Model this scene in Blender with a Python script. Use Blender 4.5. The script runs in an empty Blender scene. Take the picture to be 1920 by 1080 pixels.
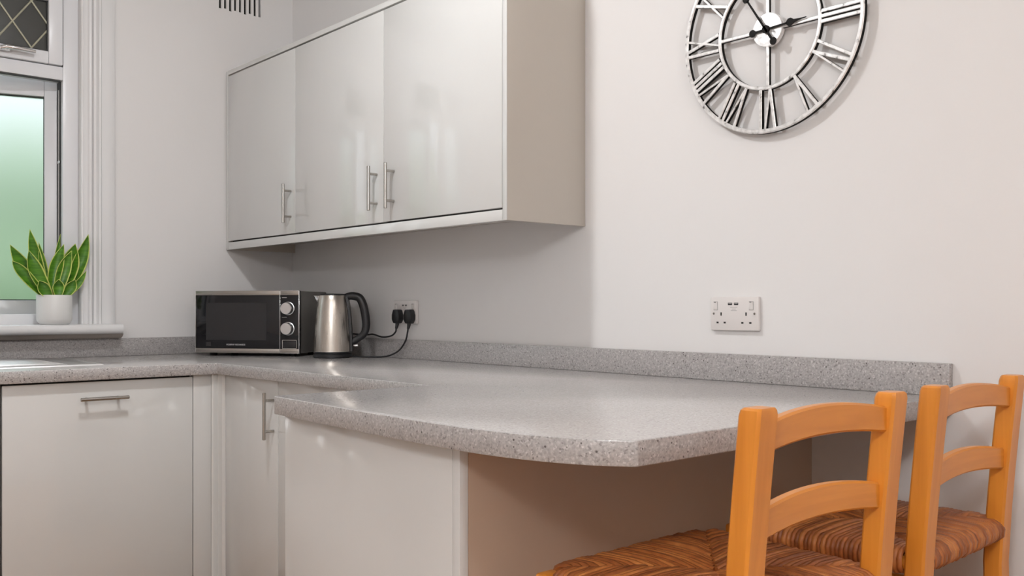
import bpy, bmesh, math, random
from mathutils import Vector, Matrix
random.seed(7)
scene = bpy.context.scene
C = scene.collection
PI = math.pi
Z0 = 0.92                      # worktop height
CEIL = 2.55

# ------------------------------------------------------------------ camera
cam_d = bpy.data.cameras.new('camera')
cam = bpy.data.objects.new('camera', cam_d); C.objects.link(cam)
cam.location = (-2.0216, -3.7862, Z0 + 0.188)
cam.rotation_euler = (PI / 2, 0, -0.7205)
cam_d.sensor_width = 36.0
cam_d.lens = 1758.12 / 1920 * 36
cam_d.shift_y = 37.3 / 1920
cam_d.clip_start = 0.02
scene.camera = cam

# ------------------------------------------------------------------ world, exposure
world = bpy.data.worlds.new('daylight'); scene.world = world
world.use_nodes = True
wn = world.node_tree
bg = wn.nodes['Background']
bg.inputs['Color'].default_value = (0.86, 0.94, 1.0, 1)
bg.inputs['Strength'].default_value = 2.3
vs = scene.view_settings
vs.view_transform = 'Standard'; vs.look = 'None'; vs.gamma = 1; vs.use_curve_mapping = False
vs.exposure = -0.67
scene.cycles.max_bounces = 8
scene.cycles.transmission_bounces = 6
scene.cycles.caustics_reflective = False
LIGHTS = [  # lamps: x, y, height below the ceiling, half width, half height, watts, colour
    (-1.20, -1.72, 0.088, 0.065, 0.032, 56, (0.98, 1.0, 1.02)),
    (-1.45, -4.40, 0.088, 0.065, 0.032, 27, (1.0, 0.985, 0.965)),
    (-2.80, -3.95, 0.500, 0.200, 0.130, 96, (0.975, 0.99, 1.01)),  # unseen pendant, hung low and widened to fill the shaded walls
]

# ------------------------------------------------------------------ materials
def new_mat(name):
    m = bpy.data.materials.new(name); m.use_nodes = True
    nt = m.node_tree
    return m, nt, nt.nodes['Principled BSDF']
def setp(p, **k):
    for key, v in k.items():
        p.inputs[key.replace('_', ' ')].default_value = v
def plain(name, col, rough=0.5, metal=0.0, coat=0.0, bump=None, spec=None):
    m, nt, p = new_mat(name)
    setp(p, Base_Color=(*col, 1), Roughness=rough, Metallic=metal)
    p.inputs['Coat Weight'].default_value = coat
    p.inputs['Coat Roughness'].default_value = 0.04
    if spec is not None: p.inputs['Specular IOR Level'].default_value = spec
    if bump:
        sc, st = bump
        t = nt.nodes.new('ShaderNodeTexCoord'); n = nt.nodes.new('ShaderNodeTexNoise'); b = nt.nodes.new('ShaderNodeBump')
        n.inputs['Scale'].default_value = sc; n.inputs['Detail'].default_value = 4
        b.inputs['Strength'].default_value = st; b.inputs['Distance'].default_value = 0.002
        nt.links.new(t.outputs['Object'], n.inputs['Vector'])
        nt.links.new(n.outputs['Fac'], b.inputs['Height']); nt.links.new(b.outputs['Normal'], p.inputs['Normal'])
    return m
def ramp(nt, stops, interp='LINEAR'):
    r = nt.nodes.new('ShaderNodeValToRGB'); cr = r.color_ramp; cr.interpolation = interp
    while len(cr.elements) < len(stops): cr.elements.new(0.5)
    for e, (pos, col) in zip(cr.elements, stops):
        e.position = pos; e.color = (*col, 1)
    return r

M = {}
M['wall'] = plain('wall_paint', (0.80, 0.78, 0.77), 0.7, bump=(60, 0.10))
M['ceil'] = plain('ceiling_paint', (0.88, 0.87, 0.85), 0.8)
M['trim'] = plain('gloss_trim_paint', (0.80, 0.79, 0.79), 0.22, coat=0.3)
M['upvc'] = plain('white_upvc', (0.80, 0.80, 0.82), 0.28)
M['gloss'] = plain('gloss_cabinet', (0.66, 0.655, 0.64), 0.12, coat=0.7)
M['carcass'] = plain('cabinet_carcass', (0.60, 0.57, 0.53), 0.45)
M['mattpanel'] = plain('matt_panel_shade_tone', (0.51, 0.385, 0.295), 0.42)  # brown base carries the shade and warm floor bounce under the bar
M['sidepanel'] = plain('satin_side_panel', (0.56, 0.51, 0.45), 0.4)
M['darkgap'] = plain('dark_gap', (0.02, 0.018, 0.016), 0.7)
M['plastic'] = plain('white_plastic', (0.76, 0.72, 0.70), 0.3)
M['black'] = plain('black_plastic', (0.012, 0.012, 0.014), 0.38)
M['blackgloss'] = plain('black_glass', (0.006, 0.006, 0.008), 0.06)
M['blackwin'] = plain('oven_window', (0.022, 0.022, 0.024), 0.09)
M['ceramic'] = plain('white_ceramic', (0.80, 0.79, 0.77), 0.35)
M['soil'] = plain('soil', (0.03, 0.02, 0.012), 0.9, bump=(120, 1.0))
M['lead'] = plain('lead_came', (0.46, 0.44, 0.33), 0.4, metal=0.3)
M['chrome'] = plain('chrome', (0.75, 0.75, 0.75), 0.12, metal=1)
M['darkpane'] = plain('dark_leaded_glass', (0.045, 0.045, 0.04), 0.25)
M['gasket'] = plain('rubber_gasket', (0.02, 0.02, 0.02), 0.6)
M['print'] = plain('silver_print', (0.6, 0.6, 0.6), 0.4)
M['greyprint'] = plain('grey_print', (0.42, 0.40, 0.39), 0.6)
M['grout'] = plain('dirty_caulk', (0.42, 0.37, 0.33), 0.8, bump=(40, 1.0))
M['clockdark'] = plain('clock_dark_metal', (0.008, 0.007, 0.006), 0.7, spec=0.2)

def metal_brushed(name, col, rough, sx, sy, sz, amt=0.12):
    m, nt, p = new_mat(name)
    t = nt.nodes.new('ShaderNodeTexCoord'); mp = nt.nodes.new('ShaderNodeMapping'); n = nt.nodes.new('ShaderNodeTexNoise')
    mp.inputs['Scale'].default_value = (sx, sy, sz); n.inputs['Scale'].default_value = 1; n.inputs['Detail'].default_value = 3
    nt.links.new(t.outputs['Object'], mp.inputs['Vector']); nt.links.new(mp.outputs['Vector'], n.inputs['Vector'])
    mr = nt.nodes.new('ShaderNodeMapRange'); mr.inputs['To Min'].default_value = rough - amt; mr.inputs['To Max'].default_value = rough + amt
    nt.links.new(n.outputs['Fac'], mr.inputs['Value']); nt.links.new(mr.outputs['Result'], p.inputs['Roughness'])
    setp(p, Base_Color=(*col, 1), Metallic=1.0)
    return m
M['steel'] = metal_brushed('brushed_steel', (0.46, 0.44, 0.41), 0.24, 12, 12, 900, 0.08)
M['kettle_steel'] = metal_brushed('kettle_steel', (0.60, 0.56, 0.51), 0.27, 300, 300, 4, 0.012)
M['sink_steel'] = metal_brushed('sink_steel', (0.80, 0.80, 0.81), 0.30, 6, 300, 6, 0.06)
M['mwgrey'] = plain('microwave_grey_paint', (0.17, 0.16, 0.15), 0.38, metal=0.4)

def silver_clock():
    m, nt, p = new_mat('distressed_silver')
    t = nt.nodes.new('ShaderNodeTexCoord'); n = nt.nodes.new('ShaderNodeTexNoise')
    n.inputs['Scale'].default_value = 70; n.inputs['Detail'].default_value = 5
    nt.links.new(t.outputs['Object'], n.inputs['Vector'])
    r = ramp(nt, [(0.28, (0.16, 0.15, 0.145)), (0.38, (0.70, 0.69, 0.68)), (0.60, (0.92, 0.91, 0.90))])
    nt.links.new(n.outputs['Fac'], r.inputs['Fac']); nt.links.new(r.outputs['Color'], p.inputs['Base Color'])
    setp(p, Metallic=0.35, Roughness=0.30)
    return m
M['silver'] = silver_clock()

def quartz(name, rough, k=1.0, grain=0.45, fleck=1.0, soft=0.0):
    m, nt, p = new_mat(name)
    t = nt.nodes.new('ShaderNodeTexCoord')
    v1 = nt.nodes.new('ShaderNodeTexVoronoi'); v1.inputs['Scale'].default_value = 330
    v2 = nt.nodes.new('ShaderNodeTexVoronoi'); v2.inputs['Scale'].default_value = 150
    nz = nt.nodes.new('ShaderNodeTexNoise'); nz.inputs['Scale'].default_value = 210; nz.inputs['Detail'].default_value = 3
    for x in (v1, v2, nz): nt.links.new(t.outputs['Object'], x.inputs['Vector'])
    sep = nt.nodes.new('ShaderNodeSeparateColor'); nt.links.new(v1.outputs['Color'], sep.inputs['Color'])
    r1 = ramp(nt, [(0.0, (0.24, 0.222, 0.216)), (0.12, (0.36, 0.338, 0.332)), (0.55, (0.41, 0.388, 0.380)), (0.9, (0.46, 0.438, 0.430)), (1.0, (0.57, 0.55, 0.54))])
    nt.links.new(sep.outputs['Red'], r1.inputs['Fac'])
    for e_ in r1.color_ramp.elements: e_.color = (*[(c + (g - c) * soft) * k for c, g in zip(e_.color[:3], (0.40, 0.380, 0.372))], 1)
    r2 = ramp(nt, [(0.30, (0.62, 0.62, 0.62)), (0.62, (1.12, 1.12, 1.12))])
    nt.links.new(nz.outputs['Fac'], r2.inputs['Fac'])
    mx = nt.nodes.new('ShaderNodeMix'); mx.data_type = 'RGBA'; mx.blend_type = 'MULTIPLY'; mx.inputs['Factor'].default_value = grain
    nt.links.new(r1.outputs['Color'], mx.inputs['A']); nt.links.new(r2.outputs['Color'], mx.inputs['B'])
    sp2 = nt.nodes.new('ShaderNodeSeparateColor'); nt.links.new(v2.outputs['Color'], sp2.inputs['Color'])
    r3 = ramp(nt, [(0.0, (0, 0, 0)), (0.90, (0, 0, 0)), (0.93, (fleck, fleck, fleck))]); nt.links.new(sp2.outputs['Green'], r3.inputs['Fac'])
    r4 = ramp(nt, [(0.20, (1, 1, 1)), (0.32, (0, 0, 0))]); nt.links.new(v2.outputs['Distance'], r4.inputs['Fac'])
    ml = nt.nodes.new('ShaderNodeMath'); ml.operation = 'MULTIPLY'
    nt.links.new(r3.outputs['Color'], ml.inputs[0]); nt.links.new(r4.outputs['Color'], ml.inputs[1])
    mx2 = nt.nodes.new('ShaderNodeMix'); mx2.data_type = 'RGBA'
    nt.links.new(ml.outputs[0], mx2.inputs['Factor']); nt.links.new(mx.outputs['Result'], mx2.inputs['A'])
    mx2.inputs['B'].default_value = (0.075, 0.062, 0.058, 1)
    nt.links.new(mx2.outputs['Result'], p.inputs['Base Color'])
    setp(p, Roughness=rough)
    p.inputs['Specular IOR Level'].default_value = 0.8
    return m
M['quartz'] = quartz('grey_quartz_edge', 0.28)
M['quartz_lit_top'] = quartz('polished_quartz_lit_top', 0.17, 1.26, 0.15, 0.3, 0.55)  # same stone as the edge, lightened to paint in overhead light and sheen

def wood(name, c1, c2, rough=0.32, scale=(3, 60, 60)):
    m, nt, p = new_mat(name)
    t = nt.nodes.new('ShaderNodeTexCoord'); mp = nt.nodes.new('ShaderNodeMapping'); mp.inputs['Scale'].default_value = scale
    n = nt.nodes.new('ShaderNodeTexNoise'); n.inputs['Scale'].default_value = 1.0; n.inputs['Detail'].default_value = 6; n.inputs['Distortion'].default_value = 0.6
    nt.links.new(t.outputs['Object'], mp.inputs['Vector']); nt.links.new(mp.outputs['Vector'], n.inputs['Vector'])
    r = ramp(nt, [(0.3, c1), (0.7, c2)])
    nt.links.new(n.outputs['Fac'], r.inputs['Fac']); nt.links.new(r.outputs['Color'], p.inputs['Base Color'])
    setp(p, Roughness=rough); p.inputs['Coat Weight'].default_value = 0.12; p.inputs['Coat Roughness'].default_value = 0.2
    return m
M['beech'] = wood('varnished_beech', (0.58, 0.195, 0.018), (0.73, 0.270, 0.034), 0.34, (40, 40, 2.5))
M['beech_x'] = wood('varnished_beech_rail', (0.58, 0.195, 0.018), (0.73, 0.270, 0.034), 0.34, (2.5, 40, 40))
M['floor'] = wood('oak_floor', (0.34, 0.19, 0.095), (0.48, 0.28, 0.15), 0.4, (40, 3, 3))

def rush():
    m, nt, p = new_mat('woven_rush')
    g = nt.nodes.new('ShaderNodeNewGeometry'); t = nt.nodes.new('ShaderNodeTexCoord'); n = nt.nodes.new('ShaderNodeTexNoise')
    n.inputs['Scale'].default_value = 60; n.inputs['Detail'].default_value = 4
    nt.links.new(t.outputs['Object'], n.inputs['Vector'])
    r = ramp(nt, [(0.0, (0.16, 0.042, 0.012)), (0.5, (0.40, 0.125, 0.033)), (0.85, (0.58, 0.22, 0.06)), (1.0, (0.80, 0.43, 0.16))])
    mth = nt.nodes.new('ShaderNodeMath'); mth.operation = 'MULTIPLY_ADD'; mth.inputs[1].default_value = 0.5
    mt2 = nt.nodes.new('ShaderNodeMath'); mt2.operation = 'MULTIPLY_ADD'; mt2.inputs[1].default_value = 0.8; mt2.inputs[2].default_value = -0.18
    nt.links.new(n.outputs['Fac'], mt2.inputs[0])
    nt.links.new(g.outputs['Random Per Island'], mth.inputs[0]); nt.links.new(mt2.outputs[0], mth.inputs[2])
    nt.links.new(mth.outputs[0], r.inputs['Fac']); nt.links.new(r.outputs['Color'], p.inputs['Base Color'])
    setp(p, Roughness=0.42)
    return m
M['rush'] = rush()

def leaf_mat():
    m, nt, p = new_mat('variegated_leaf')
    a = nt.nodes.new('ShaderNodeAttribute'); a.attribute_name = 'edge'
    t = nt.nodes.new('ShaderNodeTexCoord'); n = nt.nodes.new('ShaderNodeTexNoise'); mp = nt.nodes.new('ShaderNodeMapping')
    mp.inputs['Scale'].default_value = (14, 14, 90); n.inputs['Scale'].default_value = 1.0; n.inputs['Detail'].default_value = 3
    nt.links.new(t.outputs['Object'], mp.inputs['Vector']); nt.links.new(mp.outputs['Vector'], n.inputs['Vector'])
    g = ramp(nt, [(0.34, (0.045, 0.150, 0.010)), (0.68, (0.12, 0.31, 0.022))]); nt.links.new(n.outputs['Fac'], g.inputs['Fac'])
    e = ramp(nt, [(0.86, (0, 0, 0)), (0.93, (1, 1, 1))]); nt.links.new(a.outputs['Fac'], e.inputs['Fac'])
    mx = nt.nodes.new('ShaderNodeMix'); mx.data_type = 'RGBA'
    nt.links.new(e.outputs['Color'], mx.inputs['Factor']); nt.links.new(g.outputs['Color'], mx.inputs['A'])
    mx.inputs['B'].default_value = (0.60, 0.66, 0.16, 1)
    nt.links.new(mx.outputs['Result'], p.inputs['Base Color'])
    setp(p, Roughness=0.33)
    return m
M['leaf'] = leaf_mat()

def frosted():
    m, nt, p = new_mat('frosted_glass')
    setp(p, Base_Color=(0.93, 0.97, 0.95, 1), Roughness=0.42, IOR=1.3)
    p.inputs['Transmission Weight'].default_value = 1.0
    return m
M['frost'] = frosted()
def hedge_mat():
    m, nt, p = new_mat('hedge_leaves')
    t = nt.nodes.new('ShaderNodeTexCoord'); n = nt.nodes.new('ShaderNodeTexNoise'); n.inputs['Scale'].default_value = 2.2; n.inputs['Detail'].default_value = 3
    nt.links.new(t.outputs['Object'], n.inputs['Vector'])
    r = ramp(nt, [(0.35, (0.22, 0.34, 0.19)), (0.65, (0.46, 0.60, 0.38))]); nt.links.new(n.outputs['Fac'], r.inputs['Fac'])
    nt.links.new(r.outputs['Color'], p.inputs['Base Color']); setp(p, Roughness=0.7)
    return m
M['hedge'] = hedge_mat()
def emit(name, col, s):
    m, nt, p = new_mat(name)
    setp(p, Base_Color=(0.9, 0.9, 0.88, 1)); p.inputs['Emission Color'].default_value = (*col, 1); p.inputs['Emission Strength'].default_value = s
    return m

# ------------------------------------------------------------------ mesh helpers
class MB:
    """collects shapes (world or local coordinates) and links them as one mesh object"""
    def __init__(self): self.bm = bmesh.new()
    def box(self, a, b, bev=0.0, seg=2, mi=0):
        t = bmesh.new()
        r = bmesh.ops.create_cube(t, size=1)
        lo = [min(a[i], b[i]) for i in range(3)]; hi = [max(a[i], b[i]) for i in range(3)]
        for v in t.verts: v.co = Vector([lo[i] + (v.co[i] + 0.5) * (hi[i] - lo[i]) for i in range(3)])
        if bev: bmesh.ops.bevel(t, geom=t.edges[:], offset=bev, segments=seg, affect='EDGES', profile=0.5)
        for f in t.faces: f.material_index = mi
        self.merge(t); return self
    def merge(self, t, mat=None):
        if mat is not None: t.transform(mat)
        me = bpy.data.meshes.new('tmp'); t.to_mesh(me); t.free()
        self.bm.from_mesh(me); bpy.data.meshes.remove(me)
    def prism(self, pts, d0, d1, axis='z', bev=0.0, mi=0):
        """pts: 2D outline; axis z -> (x,y), x -> (y,z), y -> (x,z)"""
        t = bmesh.new()
        def P(p, d):
            return {'z': (p[0], p[1], d), 'x': (d, p[0], p[1]), 'y': (p[0], d, p[1])}[axis]
        lo = [t.verts.new(P(p, d0)) for p in pts]; hi = [t.verts.new(P(p, d1)) for p in pts]
        n = len(pts)
        t.faces.new(lo[::-1]); t.faces.new(hi)
        for i in range(n): t.faces.new((lo[i], lo[(i + 1) % n], hi[(i + 1) % n], hi[i]))
        bmesh.ops.recalc_face_normals(t, faces=t.faces[:])
        if bev:
            es = [e for e in t.edges if e.calc_face_angle(0) > 0.6]
            bmesh.ops.bevel(t, geom=es, offset=bev, segments=2, affect='EDGES', profile=0.5)
        for f in t.faces: f.material_index = mi
        self.merge(t); return self
    def lathe(self, prof, n=48, c=(0, 0), z=0.0, mi=0):
        t = bmesh.new(); rings = []
        for r, zz in prof:
            if r < 1e-6: rings.append([t.verts.new((c[0], c[1], z + zz))])
            else: rings.append([t.verts.new((c[0] + r * math.cos(2 * PI * k / n), c[1] + r * math.sin(2 * PI * k / n), z + zz)) for k in range(n)])
        for A, B in zip(rings, rings[1:]):
            for k in range(n):
                k2 = (k + 1) % n
                if len(A) == 1 and len(B) == 1: continue
                if len(A) == 1: t.faces.new((A[0], B[k], B[k2]))
                elif len(B) == 1: t.faces.new((A[k], B[0], A[k2]))
                else: t.faces.new((A[k], B[k], B[k2], A[k2]))
        bmesh.ops.recalc_face_normals(t, faces=t.faces[:])
        for f in t.faces: f.material_index = mi
        self.merge(t); return self
    def tube(self, pts, r, n=10, cap=True, flat=1.0, up=None, mi=0):
        pts = [Vector(p) for p in pts]
        rs = r if isinstance(r, (list, tuple)) else [r] * len(pts)
        t = bmesh.new(); rings = []
        d = (pts[1] - pts[0]).normalized()
        ref = Vector(up) if up else (Vector((0, 0, 1)) if abs(d.z) < 0.9 else Vector((1, 0, 0)))
        for i, p in enumerate(pts):
            if i == 0: d = pts[1] - pts[0]
            elif i == len(pts) - 1: d = pts[-1] - pts[-2]
            else: d = (pts[i + 1] - pts[i]).normalized() + (pts[i] - pts[i - 1]).normalized()
            d.normalize()
            sx = d.cross(ref)
            if sx.length < 1e-4: sx = d.orthogonal()
            sx.normalize(); sy = sx.cross(d).normalized()
            if not up: ref = sy
            rings.append([t.verts.new(p + sx * math.cos(2 * PI * k / n) * rs[i] * flat + sy * math.sin(2 * PI * k / n) * rs[i]) for k in range(n)])
        for A, B in zip(rings, rings[1:]):
            for k in range(n): t.faces.new((A[k], A[(k + 1) % n], B[(k + 1) % n], B[k]))
        if cap: t.faces.new(rings[0][::-1]); t.faces.new(rings[-1])
        bmesh.ops.recalc_face_normals(t, faces=t.faces[:])
        for f in t.faces: f.material_index = mi
        self.merge(t); return self
    def xform(self, mat): self.bm.transform(mat); return self
    def build(self, name, mat, parent=None, local=False, angle=35):
        me = bpy.data.meshes.new(name)
        if parent is not None and not local: self.bm.transform(Matrix.Translation(-world_loc(parent)))
        self.bm.to_mesh(me); self.bm.free()
        for m in (mat if isinstance(mat, (list, tuple)) else [mat]): me.materials.append(m)
        me.shade_smooth(); me.set_sharp_from_angle(angle=math.radians(angle))
        o = bpy.data.objects.new(name, me); C.objects.link(o)
        if parent is not None: o.parent = parent
        return o
def world_loc(o):
    v = Vector((0, 0, 0))
    while o is not None: v += o.location; o = o.parent
    return v
def tag(o, label, cat, group=None):
    o['label'] = label; o['category'] = cat
    if group: o['group'] = group
    return o
def thing(name, label, cat, loc=(0, 0, 0), rotz=0, group=None):
    o = bpy.data.objects.new(name, None); C.objects.link(o)
    o.empty_display_size = 0.05
    o.location = loc; o.rotation_euler = (0, 0, rotz)
    return tag(o, label, cat, group)
def struct(o): o['kind'] = 'structure'; return o
def bx(name, a, b, mat, parent=None, bev=0.0, local=False): return MB().box(a, b, bev).build(name, mat, parent, local)
def smooth_path(pts, n=8):
    pts = [Vector(p) for p in pts]; out = []
    P = [pts[0] * 2 - pts[1]] + pts + [pts[-1] * 2 - pts[-2]]
    for i in range(1, len(P) - 2):
        a, b, c, d = P[i - 1:i + 3]
        for k in range(n):
            t = k / n
            out.append(0.5 * ((2 * b) + (c - a) * t + (2 * a - 5 * b + 4 * c - d) * t * t + (3 * b - a - 3 * c + d) * t ** 3))
    out.append(pts[-1]); return out

# ------------------------------------------------------------------ the room
XL, YB = -3.6, -6.0           # far left wall, wall behind the camera
WX0, WX1 = -2.15, -0.894      # window opening
WZ0, WZ1 = Z0 + 0.10, Z0 + 1.46
struct(bx('floor', (XL, YB, -0.05), (0, 0, 0), M['floor']))
struct(bx('ceiling', (XL, YB, CEIL), (0, 0.0, CEIL + 0.05), M['ceil']))
struct(bx('wall_right', (0, YB, 0), (0.12, 0.25, CEIL), M['wall']))
struct(bx('wall_left', (XL - 0.12, YB, 0), (XL, 0.25, CEIL), M['wall']))
struct(bx('wall_front', (XL, YB - 0.12, 0), (0, YB, CEIL), M['wall']))
VX0, VX1, VZ0, VZ1 = -0.347, -0.147, Z0 + 1.445, Z0 + 1.56      # air vent hole
w = MB()
w.box((XL, 0, 0), (WX0, 0.25, CEIL)); w.box((WX0, 0, 0), (WX1, 0.25, WZ0)); w.box((WX0, 0, WZ1), (WX1, 0.25, CEIL))
w.box((WX1, 0, 0), (VX0, 0.25, CEIL)); w.box((VX1, 0, 0), (0, 0.25, CEIL))
w.box((VX0, 0, 0), (VX1, 0.25, VZ0)); w.box((VX0, 0, VZ1), (VX1, 0.25, CEIL))
struct(w.build('wall_back', M['wall']))

# air vent: dark duct with bars between the slots
vent = thing('air_vent', 'white plastered air vent with black upright slots high on the window wall', 'air vent', (-0.25, 0, VZ0))
bx('duct', (VX0, 0.05, VZ0), (VX1, 0.06, VZ1), M['darkgap'], vent)
slots = [-0.336 + 0.179 * k / 8 for k in range(9)]
edges = [VX0] + slots + [VX1]
for i in range(10):
    a = edges[i] + (0.0 if i == 0 else 0.0052); b = edges[i + 1] - (0.0 if i == 9 else 0.0052)
    bx('bar', (a, 0.0, VZ0 + 0.0), (b, 0.008, VZ1), M['wall'], vent)
for i, s in enumerate(slots):
    bx('slot_end', (s - 0.0053, 0.0003, VZ0), (s + 0.0053, 0.0078, VZ0 + 0.008 + 0.004 * math.sin(i * 2.3)), M['wall'], vent)

# ---- window
FY = 0.03
win = thing('window_1', 'white window with leaded fanlight above a frosted casement', 'window', ((WX0 + WX1) / 2, FY, WZ0)); del win['category']; struct(win)
FRX = -0.9495                     # right edge of the sashes
TR0, TR1 = Z0 + 1.055, Z0 + 1.106  # transom
HEAD = Z0 + 1.40
BOT = Z0 + 0.165
bx('frame_jamb', (FRX, FY, WZ0), (WX1, FY + 0.07, WZ1), M['upvc'], win, 0.003)
bx('frame_jamb', (WX0, FY, WZ0), (WX0 + 0.054, FY + 0.07, WZ1), M['upvc'], win, 0.003)
bx('frame_head', (WX0 + 0.054, FY, HEAD), (FRX, FY + 0.07, WZ1), M['upvc'], win, 0.003)
bx('frame_foot', (WX0 + 0.054, FY, WZ0), (FRX, FY + 0.07, BOT), M['upvc'], win, 0.003)
bx('transom', (WX0 + 0.054, FY, TR0), (FRX, FY + 0.07, TR1), M['upvc'], win, 0.003)
MX = -1.56
bx('mullion', (MX - 0.03, FY, BOT), (MX + 0.03, FY + 0.07, TR0), M['upvc'], win, 0.003)
bx('mullion', (MX - 0.03, FY, TR1), (MX + 0.03, FY + 0.07, HEAD), M['upvc'], win, 0.003)
def sash(name, x0, x1, z0, z1, st, bot, top, y0, y1, loc, rot, parent, pane_mat, gap):
    e = bpy.data.objects.new(name, None); C.objects.link(e); e.parent = parent
    e.empty_display_size = 0.05
    e.location = Vector(loc) - world_loc(parent); e.rotation_euler = (0, 0, rot)
    def b(nm, a, c, m, bev=0.004): return bx(nm, a, c, m, e, bev, local=True)
    b('stile', (x0, y0, z0), (x0 + st, y1, z1), M['upvc']); b('stile', (x1 - st, y0, z0), (x1, y1, z1), M['upvc'])
    b('rail', (x0 + st, y0, z0), (x1 - st, y1, z0 + bot), M['upvc']); b('rail', (x0 + st, y0, z1 - top), (x1 - st, y1, z1), M['upvc'])
    g = MB()                                                     # black glazing gasket
    gx0, gx1, gz0, gz1 = x0 + st, x1 - st, z0 + bot, z1 - top
    g.box((gx0, y0 + 0.012, gz0), (gx1, y0 + 0.03, gz0 + gap)).box((gx0, y0 + 0.012, gz1 - gap), (gx1, y0 + 0.03, gz1))
    g.box((gx0, y0 + 0.012, gz0), (gx0 + gap, y0 + 0.03, gz1)).box((gx1 - gap, y0 + 0.012, gz0), (gx1, y0 + 0.03, gz1))
    g.build('gasket', M['gasket'], e, True)
    b('pane', (gx0, y0 + 0.020, gz0), (gx1, y0 + 0.026, gz1), pane_mat, 0)
    return e
# fanlight sash, closed, proud of the frame
for xa, xb in ((MX + 0.03, FRX), (WX0 + 0.054, MX - 0.03)):
    wd = xb - xa - 0.006
    fl = sash('fanlight_sash', -wd, 0, 0, HEAD - TR1 - 0.006, 0.050, 0.046, 0.05, -0.012, 0.05, (xb - 0.003, FY, TR1 + 0.003), 0, win, M['darkpane'], 0.004)
    gx0, gx1, gz0, gz1 = -wd + 0.05, -0.05, 0.046, HEAD - TR1 - 0.056
    # diamond leading: two families of bars clipped to the pane
    cx0, cz0, hw, hh = -0.170, gz0 + 0.094, 0.064, 0.088
    for fam in (1, -1):
        for k in range(-12, 13):
            pts = []
            x_c = cx0 + 2 * hw * k
            for tt in range(-400, 401):
                x = x_c + tt * 0.002; z = cz0 + fam * (x - x_c) * hh / hw
                if gx0 + .002 < x < gx1 - .002 and gz0 + .002 < z < gz1 - .002: pts.append((x, 0.006, z))
            if len(pts) > 3:
                MB().tube([pts[0], pts[-1]], 0.0035, 8, flat=1.0).build('lead_came', M['lead'], fl, True)
    if xb == FRX:
        h = MB().box((-0.235, -0.034, 0.018), (-0.185, -0.012, 0.034), 0.004)
        h.build('handle_plate', M['chrome'], fl, True)
        MB().tube([(-0.215, -0.034, 0.026), (-0.20, -0.044, 0.030), (-0.16, -0.046, 0.029), (-0.105, -0.046, 0.027)], [0.008, 0.0085, 0.0075, 0.006], 12).build('handle', M['chrome'], fl, True)
# casement sash, hinged on the right and swung outward
cs = sash('casement_sash', -0.600, 0, 0, TR0 - BOT + 0.032, 0.076, 0.068, 0.068, 0.0, 0.055, (FRX + 0.031, FY + 0.0715, BOT - 0.016), -math.radians(17), win, M['frost'], 0.0035)
bx('stay_rivet', (FRX - 0.0060, FY + 0.026, Z0 + 0.742), (FRX - 0.0046, FY + 0.050, Z0 + 0.752), M['chrome'], win, 0.001)
cs2 = sash('fixed_sash', -0.505, 0, 0, TR0 - BOT - 0.006, 0.056, 0.052, 0.048, -0.005, 0.05, (MX - 0.033, FY + 0.012, BOT + 0.003), 0, win, M['frost'], 0.0035)
bx('seal', (FRX - 0.0025, FY + 0.022, BOT), (FRX - 0.0005, FY + 0.069, TR0), M['gasket'], win)
bx('seal', (MX + 0.031, FY + 0.006, TR0 - 0.005), (FRX - 0.0068, FY + 0.020, TR0 - 0.0005), M['gasket'], win)
bx('seal', (FRX - 0.0035, FY - 0.004, TR1 + 0.001), (FRX - 0.0002, FY - 0.0005, HEAD), M['gasket'], win)
bx('stay_bar', (FRX - 0.0045, FY + 0.036, BOT + 0.02), (FRX - 0.0028, FY + 0.046, TR0 - 0.03), M['steel'], win)
# architrave: moulded profile
prof = [(-0.772, 0), (-0.772, -0.015), (-0.776, -0.018), (-0.800, -0.019), (-0.815, -0.020)]
for k in range(9):
    a = PI * k / 8; prof.append((-0.830 - 0.013 * (1 - math.cos(a)) * 0.5 + 0.006, -0.020 - 0.010 * math.sin(a)))
prof += [(-0.842, -0.014), (-0.850, -0.013), (-0.853, 0.0), (-0.860, 0.0)]
for k in range(7):
    a = PI / 2 * k / 6; prof.append((-0.860 - 0.011 * math.sin(a), 0.012 - 0.012 * math.cos(a)))
prof += [(-0.871, 0.035), (-0.876, 0.037), (-0.8865, 0.040), (-0.8865, 0.0598), (-0.84, 0.0598), (-0.84, 0.0)]
prof = [p for p in prof]
# keep only the part in front of the wall plane outside the opening: split into architrave and reveal bead
arch = [p for p in prof if p[1] <= 0.0 and p[0] > -0.854]
t1 = MB().prism(arch + [(-0.853, -0.0)], Z0 + 0.1262, WZ1 + 0.10, 'z').build('trim_1', M['trim']); struct(t1)
t1b = MB().prism([(WX1 + 0.0005, 0.0), (-0.8535, 0.0), (-0.8535, -0.004), (-0.862, -0.006), (-0.870, -0.003), (-0.8745, 0.004), (-0.8752, 0.02), (-0.8868, 0.022)][::-1] if False else
    [(-0.8535, -0.0002), (-0.8535, -0.006), (-0.858, -0.0085), (-0.864, -0.0075), (-0.868, -0.0035), (-0.869, -0.001), (-0.876, -0.001), (-0.882, -0.001), (-0.883, -0.005), (-0.888, -0.0065), (-0.8930, -0.004), (-0.8935, -0.0002)], Z0 + 0.1262, WZ1, 'z').build('trim_4', M['trim']); struct(t1b)
struct(bx('trim_2', (WX0 - 0.1, -0.018, WZ1 + 0.0), (-0.854, 0, WZ1 + 0.10), M['trim'], None, 0.003))
struct(bx('trim_3', (WX0 - 0.11, -0.018, Z0 + 0.1262), (WX0 - 0.001, 0, WZ1 - 0.001), M['trim'], None, 0.003))
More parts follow.
